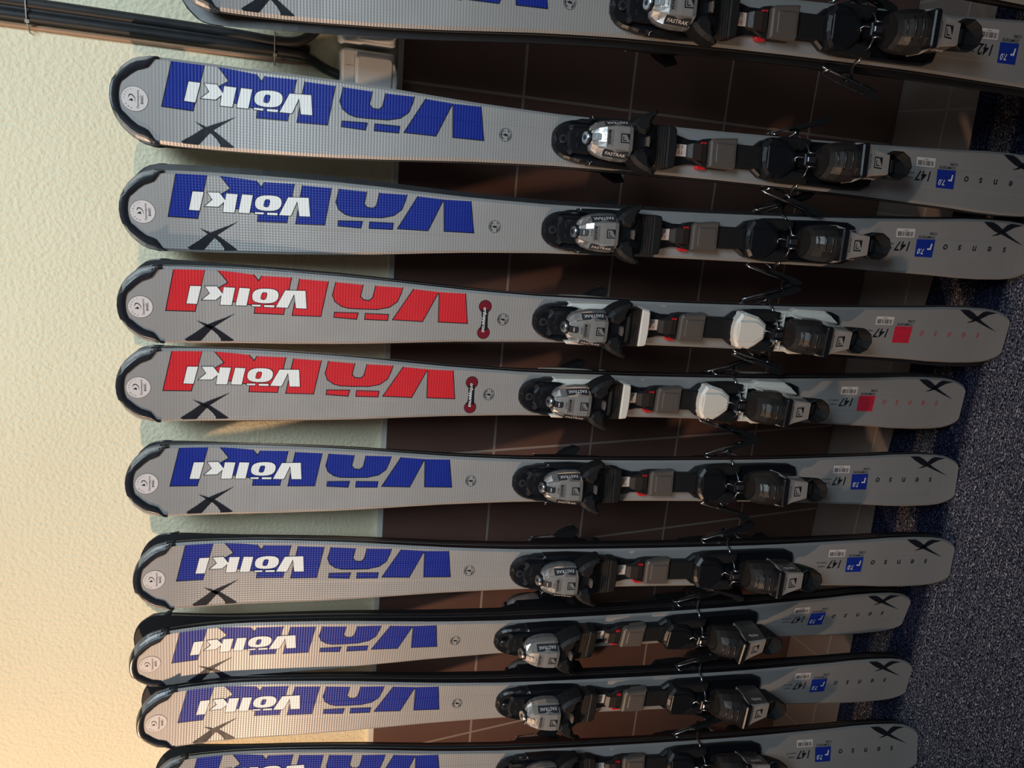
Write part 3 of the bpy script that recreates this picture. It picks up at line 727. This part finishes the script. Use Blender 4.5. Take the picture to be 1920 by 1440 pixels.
# tail x, tail y, slope x, slope y, twist, lengthwise scale, kind, back-ski offset (dx, du, angle)
POSE = {
 'T': (0.1210, -0.4214, -0.0265, 0.1936, -0.0373, .952, 'short', (-.007, .0, .002)),
 'A': (-0.0692, -0.3608, -0.0011, 0.1940, -0.1272, 1, 'blue', (.0005, .0, .0)),
 'B': (-0.1771, -0.3528, -0.0229, 0.2068, -0.0377, 1, 'blue', (.002, .0, -.0045)),
 'C': (-0.3315, -0.3418, 0.0004, 0.1804, 0.0388, 1, 'red', (-.011, -.004, -.0100)),
 'D': (-0.4737, -0.2928, 0.0206, 0.1482, -0.0170, 1, 'red', (.004, .0, .0060)),
 'E': (-0.6185, -0.3190, 0.0191, 0.1724, -0.1433, 1, 'blue', (.0, .0, .0005)),
 'F': (-0.7756, -0.3501, 0.0240, 0.1904, -0.0750, 1, 'blue', (.001, .0, .0)),
 'G': (-0.9272, -0.2841, 0.0335, 0.1403, 0.1200, 1, 'blue', (.001, .0, -.002)),
 'H': (-1.0599, -0.3248, 0.0561, 0.1630, -0.0106, 1, 'blue', (.001, .0, -.001)),
 'I': (-1.1845, -0.3775, 0.0384, 0.2118, -0.3000, 1, 'blue', (.001, .0, -.002)),
 'U': (0.2280, -0.4300, -0.0180, 0.1936, -0.0373, .966, 'short', (0, 0, 0)),
}
LAB = {
 'T': 'blue-lettered grey ski marked 142 at the top edge of the photo, tip cut off',
 'A': 'blue-lettered grey ski just below the one marked 142, leaning under the wall socket',
 'B': 'blue-lettered grey ski between the ski below the socket and the upper red-lettered ski',
 'C': 'upper of the two red-lettered grey skis, with a cream and black binding',
 'D': 'lower of the two red-lettered grey skis, with a cream and black binding',
 'E': 'blue-lettered grey ski directly below the lower red-lettered ski',
 'F': 'blue-lettered grey ski, second below the lower red-lettered ski',
 'G': 'blue-lettered grey ski with sparkling grain, third below the lower red-lettered ski',
 'H': 'lowest grey ski in the photo whose whole blue lettering and round sticker show',
 'I': 'blue-lettered grey ski at the bottom edge of the photo, half cut off',
 'U': 'grey ski at the top right corner of the photo, only its tail edge showing',
}
BLAB = {
 'T': 'ski turned to the wall behind the front ski marked 142',
 'A': 'ski turned to the wall behind the blue-lettered ski under the wall socket',
 'B': 'ski turned to the wall behind the blue-lettered ski just above the red ones',
 'C': 'ski turned to the wall behind the upper red-lettered ski',
 'D': 'ski turned to the wall behind the lower red-lettered ski',
 'E': 'ski turned to the wall behind the first blue-lettered ski below the red ones',
 'F': 'ski turned to the wall behind the second blue-lettered ski below the red ones',
 'G': 'ski turned to the wall behind the sparkling third blue-lettered ski below the red ones',
 'H': 'ski turned to the wall behind the lowest fully visible blue-lettered ski',
 'I': 'ski turned to the wall behind the half cut-off ski at the bottom edge',
 'U': 'ski turned to the wall behind the tail in the top right corner',
}
used = set()
SHIFT = {'C': (0.0, -0.006), 'D': (-0.003, 0.011), 'A': (0.002, 0.003), 'B': (-0.002, -0.002), 'G': (0.0, 0.004), 'F': (0, -.003)}
def shift_binding(r, key):
    dt, dh = SHIFT.get(key, (0, 0))
    for c in bpy.data.objects:
        if c.parent == r and c.name.startswith('toe_piece'): c.location.y += dt
        if c.parent == r and c.name.startswith('heel_base'): c.location.y += dh
def place(kind, mtx, label):
    if kind in used: r = copy_tree(protos[kind])
    else: r = protos[kind]; used.add(kind)
    r.matrix_world = mtx; r['label'] = label; r['category'] = 'ski'; r['group'] = 'rental skis leaning against the wall in pairs'
    return r
moved = []
for key in 'TABCDEFGHIU':
    x, y, tx, ty, tw, sc, kind, (dx, du, da) = POSE[key]
    u = Vector((tx, ty, 1)).normalized()
    v = Vector((1, 0, 0)); v = (v - u * u.dot(v)).normalized(); n = v.cross(u)
    v2 = v * math.cos(tw) + n * math.sin(tw); n2 = n * math.cos(tw) - v * math.sin(tw)
    fm = Matrix((v2, u, n2)).transposed().to_4x4(); fm.translation = Vector((x, y, 0.006))
    fm = fm @ Matrix.Diagonal((1, sc, 1, 1))
    front = place(kind, fm, LAB[key])
    bmx = fm @ Matrix.Translation((dx, du + 0.001, 2 * BASE_Z - 0.0012)) @ Matrix.Rotation(da, 4, 'Z') @ Matrix.Rotation(math.pi, 4, 'Y')
    place(kind, bmx, BLAB[key])
    moved.append((front, key))

for r, key in moved: shift_binding(r, key)
# ------------------------------------------------------------------ the room
def slab(name, lo, hi, mname, kind='structure', div=None):
    b = B(mname); x0, y0, z0 = lo; x1, y1, z1 = hi
    P = [(x0, y0, z0), (x1, y0, z0), (x1, y1, z0), (x0, y1, z0), (x0, y0, z1), (x1, y0, z1), (x1, y1, z1), (x0, y1, z1)]
    V = [b.v(p) for p in P]
    for f in ((3, 2, 1, 0), (4, 5, 6, 7), (0, 1, 5, 4), (1, 2, 6, 5), (2, 3, 7, 6), (3, 0, 4, 7)): b.face([V[i] for i in f], mname)
    o = b.build(name)
    if kind: o['kind'] = kind
    return o
slab('wall_back', (-4, 0.010, 0.0), (2.2, 0.13, 2.6), 'plaster')
slab('trim_1', (-4, 0.0, 0.0), (2.2, 0.010, 1.0436), 'walltile')
slab('trim_2', (-4, -0.001, 1.0436), (2.2, 0.010, 1.0520), 'trim')
slab('floor', (-4, -4.0, -0.06), (2.2, 0.13, -0.006), 'floortile')
# ribbed carpet with rounded ribs running along the wall
b = B('carpet')
EDGE = [(2.0, -.165), (0.15, -.172), (-.02, -.180), (-.15, -.176), (-.30, -.162), (-.45, -.160), (-.70, -.150), (-1.06, -.170), (-1.3, -.178), (-3.5, -.20)]
P = 0.0155; rows = [(0.0, -0.006), (0.0005, -0.001)]
yy = 0.002
prof = []
while yy < 1.9:
    for k, z in ((0.0, -0.0050), (0.14, -0.0018), (0.32, 0.0), (0.68, 0.0), (0.86, -0.0018)): prof.append((yy + k * P, z))
    yy += P
prof = rows + prof
grid = [[b.v((x, ye - d, z)) for d, z in prof] for x, ye in EDGE]
for a, c in zip(grid, grid[1:]):
    for i in range(len(a) - 1): b.face((a[i], a[i + 1], c[i + 1], c[i]), 'carpet', True)
o = b.build('carpet'); o['label'] = 'dark blue-grey ribbed carpet the ski tails stand on'; o['category'] = 'carpet'

# sockets
def socket(cx, z0, label):
    r = bpy.data.objects.new('wall_socket', None); COL.objects.link(r); r.location = (cx, 0.010, z0)
    r['label'] = label; r['category'] = 'wall socket'; r['group'] = 'surface sockets above the tiles'
    def f(b, u0, u1, v0, v1, d0, d1, rad, mname, bev): b.prism(rrect(u0, u1, v0, v1, rad), d0, d1, mname, bev)
    # build lying (x = width, y = height, z = depth) and stand it up
    R = Matrix.Rotation(math.radians(90), 4, 'X')
    def add(b, name, par):
        o = b.build(name, par)
        if par == r: o.matrix_local = R
        return o
    b = B('sock'); f(b, 0.0, .078, -.038, .038, 0, .040, .006, 'sock', .003)
    body = add(b, 'socket_body', r)
    b = B('sock'); f(b, .004, .0590, -.031, .031, .038, .0475, .007, 'sock', .003); b.prism([(.0, -.024), (.006, -.026), (.006, .026), (.0, .024), (-.004, .012), (-.005, 0), (-.004, -.012)], .036, .045, 'sock', .003)
    add(b, 'flap_lid', body)
    b = B('sockline'); f(b, .0600, .0605, -.031, .031, .0400, .0402, .0002, 'sockline', .00005); f(b, .0605, .0725, .0150, .0153, .0400, .0402, .0001, 'sockline', .00004)
    add(b, 'lid_gap', body)
    return r
socket(-0.006, 1.0640, 'white surface wall socket with flap, nearest to the second ski')
socket(0.077, 1.0640, 'white surface wall socket half hidden behind the ski marked 142')

def tube_thing(name, pts, r, mname, label, cat, group=None, n=10):
    b = B(mname)
    P = [Vector(p) for p in pts]; out = []
    for i in range(len(P) - 1):      # Catmull-Rom smoothing
        p0, p1, p2, p3 = P[max(i - 1, 0)], P[i], P[i + 1], P[min(i + 2, len(P) - 1)]
        for k in range(6):
            t = k / 6; out.append(0.5 * ((2 * p1) + (p2 - p0) * t + (2 * p0 - 5 * p1 + 4 * p2 - p3) * t * t + (3 * p1 - p0 - 3 * p2 + p3) * t ** 3))
    out.append(P[-1]); b.tube(out, r, mname, n)
    o = b.build(name); o['label'] = label; o['category'] = cat
    if group: o['group'] = group
    return o
W = 0.010
g = 'black cables down to the sockets'
tube_thing('power_cable', [(.0180, W - .006, 1.75), (.0180, W - .006, 1.50), (.0180, W - .006, 1.30), (.0185, W - .006, 1.225), (.0160, W - .007, 1.190), (.0020, W - .012, 1.160), (-.0040, W - .018, 1.143), (-.0055, W - .02, 1.136)], .0070, 'cable', 'black cable curving down into the lower socket in the photo', 'cable', g)
tube_thing('power_cable', [(.0340, W - .006, 1.75), (.0340, W - .006, 1.50), (.0330, W - .006, 1.30), (.0310, W - .007, 1.230), (.0360, W - .010, 1.195), (.0560, W - .012, 1.170), (.0740, W - .016, 1.150), (.0760, W - .02, 1.136)], .0070, 'cable', 'black cable bending behind the ski marked 142', 'cable', g)
tube_thing('power_cable', [(.0262, W - .003, 1.75), (.0262, W - .003, 1.50), (.0262, W - .003, 1.30), (.0262, W - .003, 1.182)], .0060, 'cable', 'black cable end stopping short between the two branching cables', 'cable', g)
b = B('tan')
b.loft([[(.0035, W, z), (.0038, W - .004, z), (.0065, W - .006, z), (.0092, W - .004, z), (.0097, W, z)] for z in (1.75, 1.5, 1.24)] + [[(.0045, W, 1.170), (.0048, W - .002, 1.170), (.0060, W - .003, 1.170), (.0072, W - .002, 1.170), (.0075, W, 1.170)]], 'tan')
o = b.build('cable_channel'); o['label'] = 'thin tan strip running down the wall beside the black cables'; o['category'] = 'cable channel'
for z, lb in ((1.532, 'clear cable tie round the cables near the left edge of the photo'), (1.231, 'clear cable tie round the cables just before they branch')):
    b = B('tie')
    ring = [(.000, W, z), (.001, W - .007, z), (.012, W - .0140, z + .001), (.034, W - .0145, z + .001), (.0425, W - .011, z), (.0440, W, z)]
    b.tube(ring, .0009, 'tie', 6); b.prism([(z - .002, .010), (z + .003, .010), (z + .003, .014), (z - .002, .014)], 0, .003, 'tie', .0005)
    o = b.build('cable_tie')
    # the lock block is built flat: move its verts on to the wall
    for vtx in o.data.vertices:
        if vtx.co.z < 0.1: vtx.co = Vector((vtx.co.x, W - .0135 - vtx.co.z * .6, vtx.co.y))
    o['label'] = lb; o['category'] = 'cable tie'; o['group'] = 'cable ties on the wall cables'
